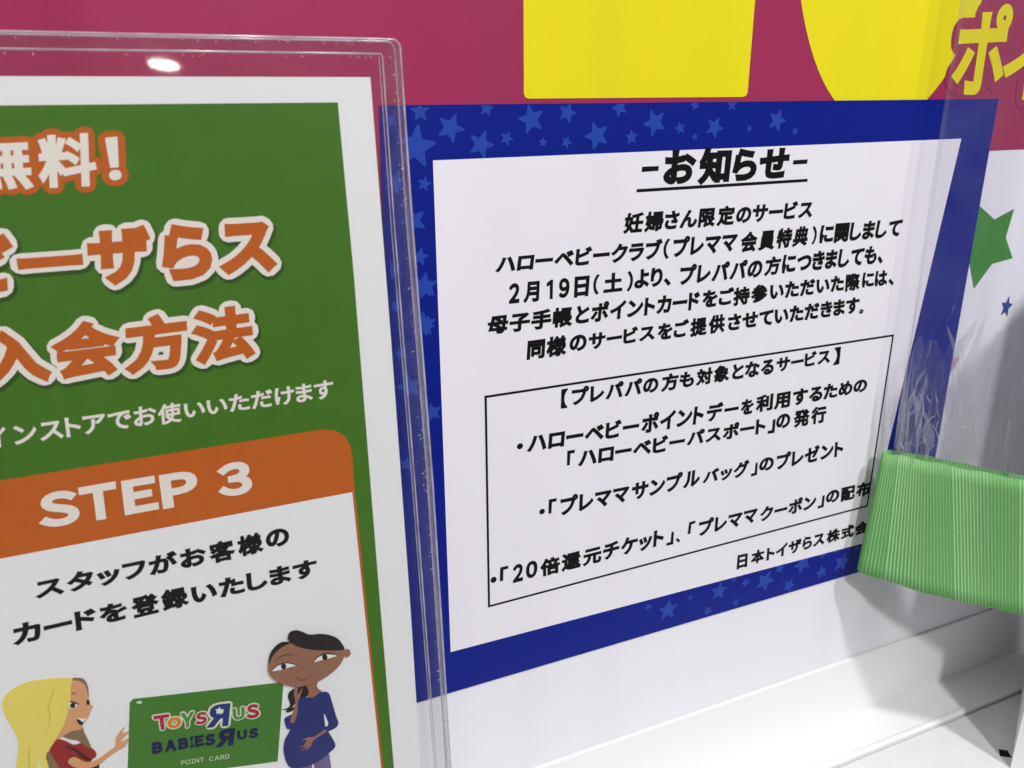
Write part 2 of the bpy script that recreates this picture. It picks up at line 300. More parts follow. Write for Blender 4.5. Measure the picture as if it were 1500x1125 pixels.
def clear(name, tint=(1, 1, 1), haze=0.0, ior=1.49, rough=0.02, haze_col=(0.9, 0.9, 0.95), bump=0.0, bscale=60, gain=1.0, hz_noise=0.0):
    """clear plastic: fresnel reflection over a see-through body with a little milky scatter"""
    if name in MATS:
        return MATS[name]
    m = bpy.data.materials.new(name)
    m.use_nodes = True
    nt = m.node_tree
    nt.nodes.clear()
    o = nt.nodes.new('ShaderNodeOutputMaterial')
    tr = nt.nodes.new('ShaderNodeBsdfTransparent')
    tr.inputs[0].default_value = (*tint, 1)
    gl = nt.nodes.new('ShaderNodeBsdfGlossy')
    gl.inputs['Roughness'].default_value = rough
    # Schlick fresnel, the same from either side of the sheet
    fr = nt.nodes.new('ShaderNodeLayerWeight')
    fr.inputs['Blend'].default_value = 0.40
    f0 = ((ior - 1) / (ior + 1)) ** 2
    pw = nt.nodes.new('ShaderNodeMath')
    pw.operation = 'POWER'
    pw.inputs[1].default_value = 5
    nt.links.new(fr.outputs['Facing'], pw.inputs[0])
    sc = nt.nodes.new('ShaderNodeMath')
    sc.operation = 'MULTIPLY_ADD'
    sc.inputs[1].default_value = 1 - f0
    sc.inputs[2].default_value = f0
    nt.links.new(pw.outputs[0], sc.inputs[0])
    df = nt.nodes.new('ShaderNodeBsdfDiffuse')
    df.inputs[0].default_value = (*haze_col, 1)
    tl = nt.nodes.new('ShaderNodeBsdfTranslucent')
    tl.inputs[0].default_value = (*haze_col, 1)
    ad = nt.nodes.new('ShaderNodeMixShader')
    ad.inputs[0].default_value = 0.40
    nt.links.new(df.outputs[0], ad.inputs[1])
    nt.links.new(tl.outputs[0], ad.inputs[2])
    m1 = nt.nodes.new('ShaderNodeMixShader')
    m1.inputs[0].default_value = haze
    nt.links.new(tr.outputs[0], m1.inputs[1])
    nt.links.new(ad.outputs[0], m1.inputs[2])
    m2 = nt.nodes.new('ShaderNodeMixShader')
    mu = nt.nodes.new('ShaderNodeMath')
    mu.operation = 'MULTIPLY'
    mu.use_clamp = True
    mu.inputs[1].default_value = gain
    nt.links.new(sc.outputs[0], mu.inputs[0])
    mn = nt.nodes.new('ShaderNodeMath')
    mn.operation = 'MINIMUM'
    mn.inputs[1].default_value = 0.30
    nt.links.new(mu.outputs[0], mn.inputs[0])
    nt.links.new(mn.outputs[0], m2.inputs[0])
    nt.links.new(m1.outputs[0], m2.inputs[1])
    nt.links.new(gl.outputs[0], m2.inputs[2])
    if hz_noise or bump:
        t = nt.nodes.new('ShaderNodeTexCoord')
        n = nt.nodes.new('ShaderNodeTexNoise')
        n.inputs['Scale'].default_value = bscale
        n.inputs['Detail'].default_value = 5
        nt.links.new(t.outputs['Object'], n.inputs['Vector'])
        if hz_noise:
            mr = nt.nodes.new('ShaderNodeMapRange')
            mr.inputs['From Min'].default_value = 0.35
            mr.inputs['From Max'].default_value = 0.75
            mr.inputs['To Min'].default_value = max(0, haze - hz_noise)
            mr.inputs['To Max'].default_value = haze + hz_noise
            nt.links.new(n.outputs['Fac'], mr.inputs['Value'])
            nt.links.new(mr.outputs[0], m1.inputs[0])
        if bump:
            bp = nt.nodes.new('ShaderNodeBump')
            bp.inputs['Strength'].default_value = bump
            bp.inputs['Distance'].default_value = 0.002
            nt.links.new(n.outputs['Fac'], bp.inputs['Height'])
            nt.links.new(bp.outputs[0], gl.inputs['Normal'])
            nt.links.new(bp.outputs[0], fr.inputs['Normal'])
    nt.links.new(m2.outputs[0], o.inputs['Surface'])
    MATS[name] = m
    return m

WAVE = 1.0
m_white_board = mat('white_banner_film', (228, 226, 231), rough=0.35, mottle=0.02, wave=WAVE)
m_crimson = mat('crimson_print', (155, 47, 84), rough=0.38, mottle=0.05, wave=WAVE)
m_yellow = mat('yellow_print', (228, 214, 28), rough=0.38, mottle=0.02, wave=WAVE)
m_green_star = mat('green_print', (60, 130, 50), rough=0.4, wave=WAVE)
m_blue_star = mat('blue_star_print', (35, 60, 130), rough=0.4)
m_red_star = mat('red_star_print', (200, 70, 50), rough=0.4)
m_wall = mat('white_metal', (226, 226, 230), rough=0.35, mottle=0.02, bump=0.08, bscale=700)
m_shelf = mat('white_shelf_paint', (232, 233, 236), rough=0.3, mottle=0.02, bump=0.08, bscale=600)
m_shelf2 = mat('scuffed_shelf_paint', (222, 221, 219), rough=0.5, mottle=0.09, scale=55, bump=0.1)
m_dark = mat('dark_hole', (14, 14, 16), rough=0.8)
m_blue = mat('navy_print', (4, 26, 126), rough=0.5, spec=0.2, mottle=0.04, wave=0.05)
m_star = mat('pale_blue_print', (36, 66, 158), rough=0.5, spec=0.2, mottle=0.04, wave=0.05)
m_paper = mat('white_paper', (229, 224, 230), rough=0.6, mottle=0.035, scale=1800, bump=0.15, wave=0.7)
m_ink = mat('black_ink', (12, 11, 13), rough=0.6, spec=0.12, mottle=0.15)
m_pwhite = mat('poster_white', (243, 239, 233), rough=0.5, mottle=0.035, scale=1800, bump=0.1, wave=0.06)
m_pgreen = mat('poster_green', (67, 113, 28), rough=0.45, mottle=0.07, scale=160)
m_pshade = mat('poster_deep_green', (48, 82, 24), rough=0.45, mottle=0.05)
m_porange = mat('poster_orange', (190, 94, 28), rough=0.45, mottle=0.06, scale=200)
m_pcream = mat('poster_lettering_white', (232, 224, 214), rough=0.5, mottle=0.02)
PR = {'white': (238, 232, 230), 'hair': (42, 36, 36), 'brown': (150, 106, 84), 'dress': (44, 52, 110), 'purple': (112, 98, 142),
      'lip': (112, 66, 56), 'red': (150, 44, 40), 'olive': (134, 110, 78), 'skin': (214, 158, 112), 'blonde': (230, 212, 104),
      'blonde2': (190, 168, 84), 'cardgreen': (70, 122, 46), 'pale': (200, 214, 180)}
def pm(k):
    return mat('print_' + k, PR[k], rough=0.45, mottle=0.04)
m_clear = clear('clear_acrylic', (0.998, 0.998, 0.996), haze=0.003, ior=1.49, rough=0.03)
m_edge = clear('acrylic_edge_highlight', (0.95, 0.93, 0.95), haze=0.55, ior=1.5, rough=0.12, haze_col=(0.92, 0.9, 0.93), gain=2.5, hz_noise=0.25, bscale=130)  # edge highlight put into the material as milky white
m_seam = clear('clear_acrylic_rim', (0.97, 0.96, 0.97), haze=0.018, ior=1.5, rough=0.05, hz_noise=0.012, bscale=200, gain=1.0)
m_side_reflection = clear('acrylic_side_reflection', (0.94, 0.94, 0.95), haze=0.38, ior=1.5, rough=0.2, gain=1.5, hz_noise=0.3, bscale=25)  # rim side: mirrored white surroundings put in as milky haze
m_glue = clear('glue_beads', (0.95, 0.95, 0.95), haze=0.62, ior=1.5, rough=0.15, gain=3)
m_film = clear('clear_film', (0.965, 0.965, 0.975), haze=0.022, ior=1.45, rough=0.1, bump=0.06, bscale=40, gain=0.6, hz_noise=0.015)
m_film2 = clear('crumpled_film', (0.95, 0.95, 0.965), haze=0.055, ior=1.5, rough=0.13, bump=0.25, bscale=120, gain=2.2, hz_noise=0.015)
m_filmseam = clear('film_seam', (0.95, 0.95, 0.955), haze=0.045, ior=1.45, rough=0.1, gain=0.6)

# ------------------------------------------------------------------ mesh helpers
def new_obj(name, verts, faces, mats, parent=None, idx=None, smooth=False):
    me = bpy.data.meshes.new(name)
    me.from_pydata([tuple(v) for v in verts], [], faces)
    for m in (mats if isinstance(mats, (list, tuple)) else [mats]):
        me.materials.append(m)
    if idx:
        for p, i in zip(me.polygons, idx):
            p.material_index = i
    if smooth:
        for p in me.polygons:
            p.use_smooth = True
    me.update()
    o = bpy.data.objects.new(name, me)
    COL.objects.link(o)
    if parent:
        o.parent = parent
        o.matrix_parent_inverse = Matrix.Translation(-parent.location)
    return o

def thing(name, label, cat, loc, group=None):
    o = bpy.data.objects.new(name, None)
    o.empty_display_size = 0.01
    COL.objects.link(o)
    o.location = loc
    o['label'] = label
    o['category'] = cat
    if group:
        o['group'] = group
    return o

class MB:
    """collects faces for one mesh object"""
    def __init__(self):
        self.v, self.f, self.i = [], [], []
    def add(self, verts, faces, mi=0):
        b = len(self.v)
        self.v += [tuple(x) for x in verts]
        self.f += [tuple(b + k for k in f) for f in faces]
        self.i += [mi] * len(faces)
    def box(self, u0, u1, v0, v1, d0, d1, mi=0):
        p = [W(u, v, d) for d in (d0, d1) for v in (v0, v1) for u in (u0, u1)]
        self.add(p, [(0, 1, 3, 2), (4, 6, 7, 5), (0, 4, 5, 1), (2, 3, 7, 6), (0, 2, 6, 4), (1, 5, 7, 3)], mi)
    def prism(self, poly, d0, d1, mi=0):
        """poly: (u, v) outline, extruded from d0 (front) to d1 (back)"""
        n = len(poly)
        tris = tessellate_polygon([[Vector((a, b, 0)) for a, b in poly]])
        p = [W(a, b, d0) for a, b in poly] + [W(a, b, d1) for a, b in poly]
        f = [tuple(t) for t in tris] + [tuple(n + k for k in t) for t in tris]
        f += [(k, (k + 1) % n, n + (k + 1) % n, n + k) for k in range(n)]
        self.add(p, f, mi)
    def flat(self, poly, d, mi=0):
        tris = tessellate_polygon([[Vector((a, b, 0)) for a, b in poly]])
        self.add([W(a, b, d) for a, b in poly], [tuple(t) for t in tris], mi)
    def tube(self, pts, r, seg=6, mi=0):
        rings = []
        for k, p in enumerate(pts):
            a = pts[max(0, k - 1)]
            b = pts[min(len(pts) - 1, k + 1)]
            t = (b - a).normalized()
            x = t.orthogonal().normalized()
            if k:
                x = (lx - t * lx.dot(t)).normalized()
            lx = x
            y = t.cross(x)
            rings.append([p + r * (math.cos(q) * x + math.sin(q) * y) for q in [2 * math.pi * j / seg for j in range(seg)]])
        vs = [q for r_ in rings for q in r_]
        fs = [(k * seg + j, k * seg + (j + 1) % seg, (k + 1) * seg + (j + 1) % seg, (k + 1) * seg + j) for k in range(len(pts) - 1) for j in range(seg)]
        fs += [tuple(range(seg)), tuple((len(pts) - 1) * seg + j for j in range(seg))]
        self.add(vs, fs, mi)
    def build(self, name, mats, parent=None, smooth=False, fix=True):
        o = new_obj(name, self.v, self.f, mats, parent, self.i, smooth)
        if fix:
            bm = bmesh.new()
            bm.from_mesh(o.data)
            bmesh.ops.recalc_face_normals(bm, faces=bm.faces)
            bm.to_mesh(o.data)
            bm.free()
        return o

def smooth_poly(pts, n=5, closed=True):
    out = []
    N = len(pts)
    for i in range(N if closed else N - 1):
        g = (lambda k: pts[k % N]) if closed else (lambda k: pts[max(0, min(N - 1, k))])
        p0, p1, p2, p3 = g(i - 1), g(i), g(i + 1), g(i + 2)
        for s in range(n):
            t = s / n
            out.append(tuple(0.5 * (2 * p1[c] + (p2[c] - p0[c]) * t + (2 * p0[c] - 5 * p1[c] + 4 * p2[c] - p3[c]) * t * t + (3 * p1[c] - p0[c] - 3 * p2[c] + p3[c]) * t ** 3) for c in (0, 1)))
    if not closed:
        out.append(tuple(pts[-1]))
    return out

def stroke(pts, w):
    L, R = [], []
    n = len(pts)
    for i, p in enumerate(pts):
        a, b = pts[max(0, i - 1)], pts[min(n - 1, i + 1)]
        dx, dy = b[0] - a[0], b[1] - a[1]
        l = math.hypot(dx, dy) or 1
        k = w / 2 * (0.35 + 0.65 * math.sin(math.pi * min(1, max(0, (i + 0.3) / (n - 0.4)))))
        L.append((p[0] - dy / l * k, p[1] + dx / l * k))
        R.append((p[0] + dy / l * k, p[1] - dx / l * k))
    return L + R[::-1]

def mm(poly):
    return [(a / 1e5, b / 1e5) for a, b in poly]

def clip_rect(poly, u0, u1, v0, v1):
    for c, lim, keep in ((0, u0, 1), (0, u1, -1), (1, v0, 1), (1, v1, -1)):
        out = []
        for i in range(len(poly)):
            a, b = poly[i - 1], poly[i]
            ia, ib = (a[c] - lim) * keep >= 0, (b[c] - lim) * keep >= 0
            if ia != ib:
                t = (lim - a[c]) / (b[c] - a[c])
                out.append(tuple(a[k] + t * (b[k] - a[k]) for k in (0, 1)))
            if ib:
                out.append(b)
        poly = out
        if not poly:
            return []
    return poly

# ------------------------------------------------------------------ lettering
_raw, _fat = {}, {}
def raw_glyph(ch):
    if ch == '１' and ch not in _raw:      # plain printed one: stem and flag
        p = [(0.20, 0.0), (0.29, 0.0), (0.29, 0.75), (0.22, 0.75), (0.0, 0.64), (0.0, 0.57), (0.20, 0.63)]
        _raw[ch] = (p, [(0, 1, 2, 3, 6), (3, 4, 5, 6)], [(k, (k + 1) % 7) for k in range(7)])
    if ch not in _raw:
        cu = bpy.data.curves.new('glyph', 'FONT')
        cu.body = ch
        cu.size = 1
        cu.resolution_u = 4
        o = bpy.data.objects.new('glyph', cu)
        COL.objects.link(o)
        dg = bpy.context.evaluated_depsgraph_get()
        dg.update()
        me = bpy.data.meshes.new_from_object(o.evaluated_get(dg))
        bm = bmesh.new()
        bm.from_mesh(me)
        bmesh.ops.remove_doubles(bm, verts=bm.verts, dist=1e-4)
        bm.normal_update()
        bm.verts.index_update()
        vs = [(v.co.x, v.co.y) for v in bm.verts]
        fs = [[v.index for v in f.verts] for f in bm.faces]
        es = []
        for e in bm.edges:
            if len(e.link_faces) == 1:
                lp = e.link_loops[0]
                a, b = lp.vert.index, lp.link_loop_next.vert.index
                es.append((a, b) if lp.face.normal.z >= 0 else (b, a))
        bm.free()
        bpy.data.objects.remove(o)
        bpy.data.curves.remove(cu)
        bpy.data.meshes.remove(me)
        _raw[ch] = (vs, fs, es)
    return _raw[ch]

def glyph(ch, r, sharp=False):
    """outline of one character grown by r (em) with round joins, as one clean flat mesh"""
    key = (ch, round(r, 4), sharp)
    if key in _fat:
        return _fat[key]
    vs, fs, es = raw_glyph(ch)
    if r <= 0:
        _fat[key] = (vs, fs)
        return _fat[key]
    V = [Vector(v) for v in vs]
    F = [list(f) for f in fs]
    seg = 10
    kites = []
    if sharp:       # square corners where the outline turns hard
        nxt = {}
        for a, b_ in es:
            nxt.setdefault(a, []).append(b_)
        for a, b_ in es:
            if len(nxt.get(b_, [])) != 1:
                continue
            e1, e2 = V[b_] - V[a], V[nxt[b_][0]] - V[b_]
            if e1.length < 1e-5 or e2.length < 1e-5:
                continue
            e1.normalize()
            e2.normalize()
            cr_, dt = e1.x * e2.y - e1.y * e2.x, e1.dot(e2)
            if cr_ > 0.5 and dt > -0.6:
                n1, n2 = Vector((e1.y, -e1.x)), Vector((e2.y, -e2.x))
                tip = (n1 + n2) / (1 + n1.dot(n2))
                b = len(V)
                kites.append([V[b_], V[b_] + n1 * r, V[b_] + tip * r, V[b_] + n2 * r])
                V += kites[-1]
                F.append([b, b + 1, b + 2, b + 3])
    for i in set(k for e in es for k in e):
        b = len(V)
        c = V[i]
        ph = random.random()
        V += [c + r * Vector((math.cos(2 * math.pi * (j + ph) / seg), math.sin(2 * math.pi * (j + ph) / seg))) for j in range(seg)]
        F.append([b + j for j in range(seg)])
    for a, b_ in es:
        p, q = V[a], V[b_]
        t = q - p
        if t.length < 1e-5:
            continue
        nrm = Vector((-t.y, t.x)).normalized() * r
        b = len(V)
        V += [p - nrm, q - nrm, q + nrm, p + nrm]
        F.append([b, b + 1, b + 2, b + 3])
    for f in F:
        ar = sum(V[f[k - 1]].x * V[f[k]].y - V[f[k]].x * V[f[k - 1]].y for k in range(len(f)))
        if ar < 0:
            f.reverse()
    ov, oe, of, iv, ie, iff = delaunay_2d_cdt(V, [], F, 0, 1e-5, True)
    # keep the triangles that lie in the glyph or within r of its outline
    T = np.array([[ov[k][:] for k in f[:3]] for f in of])
    c = T.mean(axis=1)
    A = np.array([vs[a] for a, b in es])
    D = np.array([vs[b] for a, b in es]) - A
    h = np.clip(((c[:, None, :] - A) * D).sum(-1) / np.maximum(1e-12, (D * D).sum(-1)), 0, 1)
    ok = (np.linalg.norm(A + h[..., None] * D - c[:, None, :], axis=-1).min(axis=1) < r)
    B = A + D
    cross = (A[None, :, 1] > c[:, None, 1]) != (B[None, :, 1] > c[:, None, 1])
    dy = np.where(np.abs(D[:, 1]) < 1e-12, 1e-12, D[:, 1])
    xi = A[None, :, 0] + (c[:, None, 1] - A[None, :, 1]) / dy * D[None, :, 0]
    ok |= (cross & (c[:, None, 0] < xi)).sum(axis=1) % 2 == 1
    for kt in kites:
        ins = np.ones(len(c), bool)
        for p, q in zip(kt, kt[1:] + kt[:1]):
            ins &= (q.x - p.x) * (c[:, 1] - p.y) - (q.y - p.y) * (c[:, 0] - p.x) > 0
        ok |= ins
    keep = [list(f) for f, k in zip(of, ok) if k]
    used = sorted(set(k for f in keep for k in f))
    mp = {k: j for j, k in enumerate(used)}
    _fat[key] = ([(ov[k].x, ov[k].y) for k in used], [[mp[k] for k in f] for f in keep])
    return _fat[key]

def set_text(mb, text, quad, d, r=0.0, grow=0.0, mi=0, gap=0.10, shift=(0, 0), mirror=False):
    """write text so that its ink (weight r) fills quad (tl, tr, br, bl in u, v); grow widens it as an outline"""
    x = 0.0
    items = []
    lo, hi = 1e9, -1e9
    for ch in text:
        vs, fs = glyph(ch, r, True)
        x0, x1 = min(v[0] for v in vs), max(v[0] for v in vs)
        lo = min(lo, min(v[1] for v in vs))
        hi = max(hi, max(v[1] for v in vs))
        items.append((ch, x - x0))
        x += (x1 - x0) + gap
    wd = x - gap
    tl, tr, br, bl = quad
    for n_, (ch, off) in enumerate(items):
        vs, fs = glyph(ch, r + grow, grow == 0)
        mb.layer = getattr(mb, 'layer', 0) + 1
        P = []
        for a, b in vs:
            s = (a + off) / wd
            t = (hi - b) / (hi - lo)
            u = (1 - t) * ((1 - s) * tl[0] + s * tr[0]) + t * ((1 - s) * bl[0] + s * br[0]) + shift[0]
            v = (1 - t) * ((1 - s) * tl[1] + s * tr[1]) + t * ((1 - s) * bl[1] + s * br[1]) + shift[1]
            P.append(W(u, v, d - mb.layer * 1.5e-6))
        mb.add(P, fs, mi)

# ------------------------------------------------------------------ setting: wall and shelf
FLOOR = 0.3440
mb = MB()
mb.box(-0.75, 1.1, -0.45, FLOOR + 0.03, 0.0042, 0.03)
o = mb.build('wall', m_wall)
o['kind'] = 'structure'

shelf = thing('display_shelf', 'white painted metal shelf with a raised lip under the notice', 'shelf', W(0.15, FLOOR, -0.15))
mb = MB()
mb.box(-0.75, 1.1, FLOOR, FLOOR + 0.02, -0.0232, 0.0041)
mb.build('ledge', m_shelf, shelf)
mb = MB()
N = 8
prof = [(-0.0236 + 0.0017 * math.cos(a), FLOOR - 0.0002 - 0.0011 * math.sin(a)) for a in [math.pi * k / N for k in range(N + 1)]]
prof = [(d - 0.0012, v) for d, v in prof] + [(-0.0265, FLOOR + 0.02), (-0.0233, FLOOR + 0.02)]
n = len(prof)
vs = [W(u, v, d) for u in (-0.75, 1.1) for d, v in prof]
mb.add(vs, [(k, (k + 1) % n, n + (k + 1) % n, n + k) for k in range(n)] + [tuple(range(n)), tuple(range(n, 2 * n))])
mb.build('lip', m_shelf, shelf)
mb = MB()
mb.box(-0.75, 1.1, 0.3024, FLOOR + 0.0005, -0.0009, 0.0040)
o = mb.build('upstand', m_shelf, shelf)
bv = o.modifiers.new('bevel', 'BEVEL')
bv.width = 0.0005
bv.segments = 3
mb = MB()
mb.box(-0.75, 1.1, FLOOR + 0.0012, FLOOR + 0.02, -0.135, -0.0278)
mb.build('shelf_board', m_shelf2, shelf)
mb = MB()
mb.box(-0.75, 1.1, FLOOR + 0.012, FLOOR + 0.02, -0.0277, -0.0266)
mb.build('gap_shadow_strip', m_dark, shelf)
mb = MB()
hx, hd = 0.3185, -0.0565
mb.add([W(hx + a, FLOOR + 0.0011, hd + b) for a, b in ((-0.0035, -0.001), (0.0005, 0.0028), (0.0042, 0.0002), (0.0015, -0.0045))], [(0, 1, 2, 3)])
mb.build('peg_hole', m_dark, shelf)

# ------------------------------------------------------------------ banner behind the notice
ban = thing('promotional_banner', 'crimson and white banner with big yellow numerals on the wall behind the notice', 'banner', W(0.15, 0.3018, 0.002))
BT, BB = -0.30, 0.3018
mb = MB()
D0 = 0.0008
mb.box(-0.70, 1.0, BT, BB, D0, 0.0040)
mb.build('white_board', m_white_board, ban)
mb = MB()
mb.flat([(-0.70, BT + 0.0002), (1.0, BT + 0.0002), (1.0, 0.0238), (0.27, 0.0236), (0.20, 0.026), (0.02, 0.062), (-0.70, 0.075)], D0 - 0.00008)
mb.build('crimson_field', m_crimson, ban)
mb = MB()
one = [(0.0530, -0.20), (0.0530, -0.0035), (0.0534, -0.0024), (0.0545, -0.00175), (0.1497, -0.00175), (0.1509, -0.0022), (0.1516, -0.0033), (0.1516, -0.20)]
mb.flat(one, D0 - 0.0002)
mb.build('numeral', m_yellow, ban)
mb = MB()
# the zero: outer egg with a hole (only its foot shows under the frame's top edge)
cx, cy = 0.2245, -0.105
N = 96
out = [(cx + 0.0600 * math.copysign(abs(math.cos(a)) ** 0.93, math.cos(a)), cy + 0.1150 * math.copysign(abs(math.sin(a)) ** 0.93, math.sin(a))) for a in [2 * math.pi * k / N for k in range(N)]]
inn = [(cx + 0.022 * math.cos(a), cy + 0.062 * math.sin(a)) for a in [2 * math.pi * k / N for k in range(N)]]
mb.add([W(a, b, D0 - 0.0002) for a, b in out + inn], [(k, (k + 1) % N, N + (k + 1) % N, N + k) for k in range(N)])
mb.build('numeral', m_yellow, ban)
mb = MB()
RW = 0.036
for ch, k in (('ポ', 'po'), ('イ', 'i')):
    q = mm(BANNER[k])
    set_text(mb, ch, q, D0 - 0.0003, r=RW, grow=0.125, mi=0)
    set_text(mb, ch, q, D0 - 0.0004, r=RW, mi=1)
mb.build('lettering', [m_crimson, m_yellow], ban)
mb = MB()
mb.flat(mm(BANNER['gstar']), D0 - 0.0002)
mb.build('green_star', m_green_star, ban)
mb = MB()
su, sv = BANNER['bstar'][0] / 1e5, BANNER['bstar'][1] / 1e5
mb.flat([(su + (0.0046 if k % 2 == 0 else 0.0021) * math.sin(k * math.pi / 5 + 0.15), sv - (0.0062 if k % 2 == 0 else 0.0028) * math.cos(k * math.pi / 5 + 0.15)) for k in range(10)], D0 - 0.0002)
mb.build('blue_star', m_blue_star, ban)
mb = MB()
mb.flat(mm(BANNER['rstar']), D0 - 0.0002)
mb.build('red_star', m_red_star, ban)

# ------------------------------------------------------------------ notice
note = thing('notice_sheet', 'printed Japanese notice with a starry navy border and black text, on the wall', 'notice', W(0.1485, 0.2443, 0))
NW, NH = 0.2970, 0.2443
F = 0.0   # printed face
mb = MB()
mb.prism([(0, 0), (NW, 0), (NW, NH), (-0.0006, NH), (-0.0012, 0.11), (-0.0013, 0.04)], F, F + 0.00025, 0)
for ks, (a, b, r) in enumerate(STARS):
    a, b, r = a / 1e5, b / 1e5, r / 1e5
    ph = random.uniform(-0.5, 0.5)
    pts = []
    for k in range(10):
        rr = r * 1.08 if k % 2 == 0 else r * 0.52
        q = k * math.pi / 5 + ph
        if k % 2 == 0:
            pts += [(a + rr * math.sin(q - 0.05), b - rr * math.cos(q - 0.05)), (a + rr * math.sin(q + 0.05), b - rr * math.cos(q + 0.05))]
        else:
            pts.append((a + rr * math.sin(q), b - rr * math.cos(q)))
    pts = clip_rect(pts, 0.0003, NW - 0.0003, 0.0003, NH - 0.0003)
    if pts:
        mb.flat(pts, F - 0.00003 - 0.000001 * ks, 1)
mb.flat(mm(NOTICE_SHAPES['white']), F - 0.00012, 2)
mb.build('paper', [m_blue, m_star, m_paper], note)

TD = F - 0.0002
lines = {}
for line, s, q in NOTICE_TEXT:
    lines.setdefault(line, []).append((s, mm(q)))
dots = [(a / 1e5, b / 1e5, c / 1e5, d_ / 1e5) for a, b, c, d_ in NOTICE_SHAPES['dots']]
for line, segs in lines.items():
    mb = MB()
    r = 0.057 if line == 'heading' else 0.05
    for s, q in segs:
        set_text(mb, s, q, TD, r=r, gap=0.07)
    for key, dot in (('item1', 0), ('item2', 1), ('item3', 2)):
        if line == key:
            a, b, ru, rv = dots[dot]
            mb.flat([(a + ru * math.cos(2 * math.pi * k / 20), b + rv * math.sin(2 * math.pi * k / 20)) for k in range(20)], TD)
    if line == 'heading':
        for p in NOTICE_SHAPES['dash']:
            mb.flat(mm(p), TD)
        mb.flat(mm(NOTICE_SHAPES['under']), TD)
    mb.build('heading' if line == 'heading' else 'text_line', m_ink, note)
bx = mm(NOTICE_SHAPES['box'])
mb = MB()
lw = 0.0009
cu_ = sum(p[0] for p in bx) / 4
cv_ = sum(p[1] for p in bx) / 4
inner = [(p[0] + (lw if p[0] < cu_ else -lw) * 1.15, p[1] + (lw if p[1] < cv_ else -lw)) for p in bx]
outer = [(p[0] - (lw if p[0] < cu_ else -lw) * 0.5, p[1] - (lw if p[1] < cv_ else -lw) * 0.5) for p in bx]
inner = [(p[0], p[1]) for p in bx]
mb.add([W(a, b, TD) for a, b in outer + inner], [(k, (k + 1) % 4, 4 + (k + 1) % 4, 4 + k) for k in range(4)])
inner2 = [(p[0] + (lw if p[0] < cu_ else -lw) * 0.6, p[1] + (lw if p[1] < cv_ else -lw) * 0.6) for p in bx]
mb.add([W(a, b, TD) for a, b in inner + inner2], [(k, (k + 1) % 4, 4 + (k + 1) % 4, 4 + k) for k in range(4)])
mb.build('box_outline', m_ink, note)

# ------------------------------------------------------------------ poster in its acrylic holder
DP = -0.0400
PL, PB = -0.2230, 0.3420      # left edge (outside the frame) and foot
post = thing('poster', 'green and orange Japanese step poster on white paper inside the acrylic holder', 'poster', W(-0.11, PB, DP))
def line_at(pts, v):
    """u on a measured edge at height v"""
    for (a, b) in zip(pts, pts[1:]):
        if v <= b[1] or b is pts[-1]:
            t = (v - a[1]) / (b[1] - a[1])
            return a[0] + t * (b[0] - a[0])
pr = mm(POSTER_SHAPES['paperR'])
gr = mm(POSTER_SHAPES['greenR'])
ptop = pr[0][1]
gtop = gr[0][1]
K = 0.00007
mb = MB()
rt = [(line_at(pr, v), v) for v in (ptop, 0.07, 0.17, 0.24, PB)]
mb.prism([(PL, ptop)] + rt + [(PL, PB)], DP, DP + 0.0003, 0)
GB = 0.318
gl_ = [(PL + 0.010, gtop)] + [(line_at(gr, v), v) for v in (gtop, 0.047, 0.168, 0.236, GB)] + [(PL + 0.010, GB)]
mb.flat(gl_, DP - K, 1)
mb.build('paper', [m_pwhite, m_pgreen], post)
# step box
hT = POSTER_SHAPES['stepT'][0][1] / 1e5
hc = mm(POSTER_SHAPES['stepC'])
hB = sum(p[1] for p in POSTER_SHAPES['stepB']) / 2e5
sr = mm(POSTER_SHAPES['stepR'])
BL, BBm = -0.2050, 0.312
mb = MB()
r0 = 0.006
lc = [(BL + r0 - r0 * math.sin(a), hT + r0 - r0 * math.cos(a)) for a in [math.pi / 2 * k / 6 for k in range(6, -1, -1)]]
rr = [(line_at(sr, v), v) for v in (hB, 0.17, 0.23, BBm)]
mb.flat(lc + hc[:-1] + [(u + 0.0001, v) for u, v in rr] + [(BL, BBm)], DP - 2 * K, 0)
wr = [(u - 0.0007, v) for u, v in rr]
mb.flat([(BL + 0.0007, hB)] + wr[:-1] + [(wr[-1][0], BBm - 0.0007), (BL + 0.0007, BBm - 0.0007)], DP - 3 * K, 1)
mb.build('step_panel', [m_porange, m_pwhite], post)
# lettering
pl = {}
for line, s, q in POSTER_TEXT:
    pl.setdefault(line, []).append((s, mm(q)))
def pbuild(key, name, layers, mats, gap=0.08, parent=post):
    mb = MB()
    for (r, grow, mi, lay, shift) in layers:
        for s, q in pl[key]:
            set_text(mb, s, q, DP - lay * K, r=r, grow=grow, mi=mi, gap=gap, shift=shift)
    return mb.build(name, mats, parent)
pbuild('free', 'lettering', [(0.036, 0.115, 0, 2, (0, 0)), (0.036, 0, 1, 3, (0, 0))], [m_porange, m_pcream])
tl_ = [(0.060, 0.12, 0, 2, (0.0004, 0.0008)), (0.060, 0.10, 1, 3, (0, 0)), (0.060, 0, 2, 4, (0, 0))]
pbuild('title', 'title_lettering', tl_, [m_pshade, m_pcream, m_porange])
tm_ = [(0.052, g, m, l, s) for (_, g, m, l, s) in tl_]
pbuild('method', 'title_lettering', tm_, [m_pshade, m_pcream, m_porange])
pbuild('store', 'lettering', [(0.028, 0, 0, 2, (0, 0))], [m_pcream])
pbuild('step', 'step_number', [(0.050, 0, 0, 4, (0, 0))], [m_pcream])
pbuild('staff', 'text_line', [(0.050, 0, 0, 4, (0, 0))], [m_ink])
pbuild('cardtxt', 'text_line', [(0.050, 0, 0, 4, (0, 0))], [m_ink])
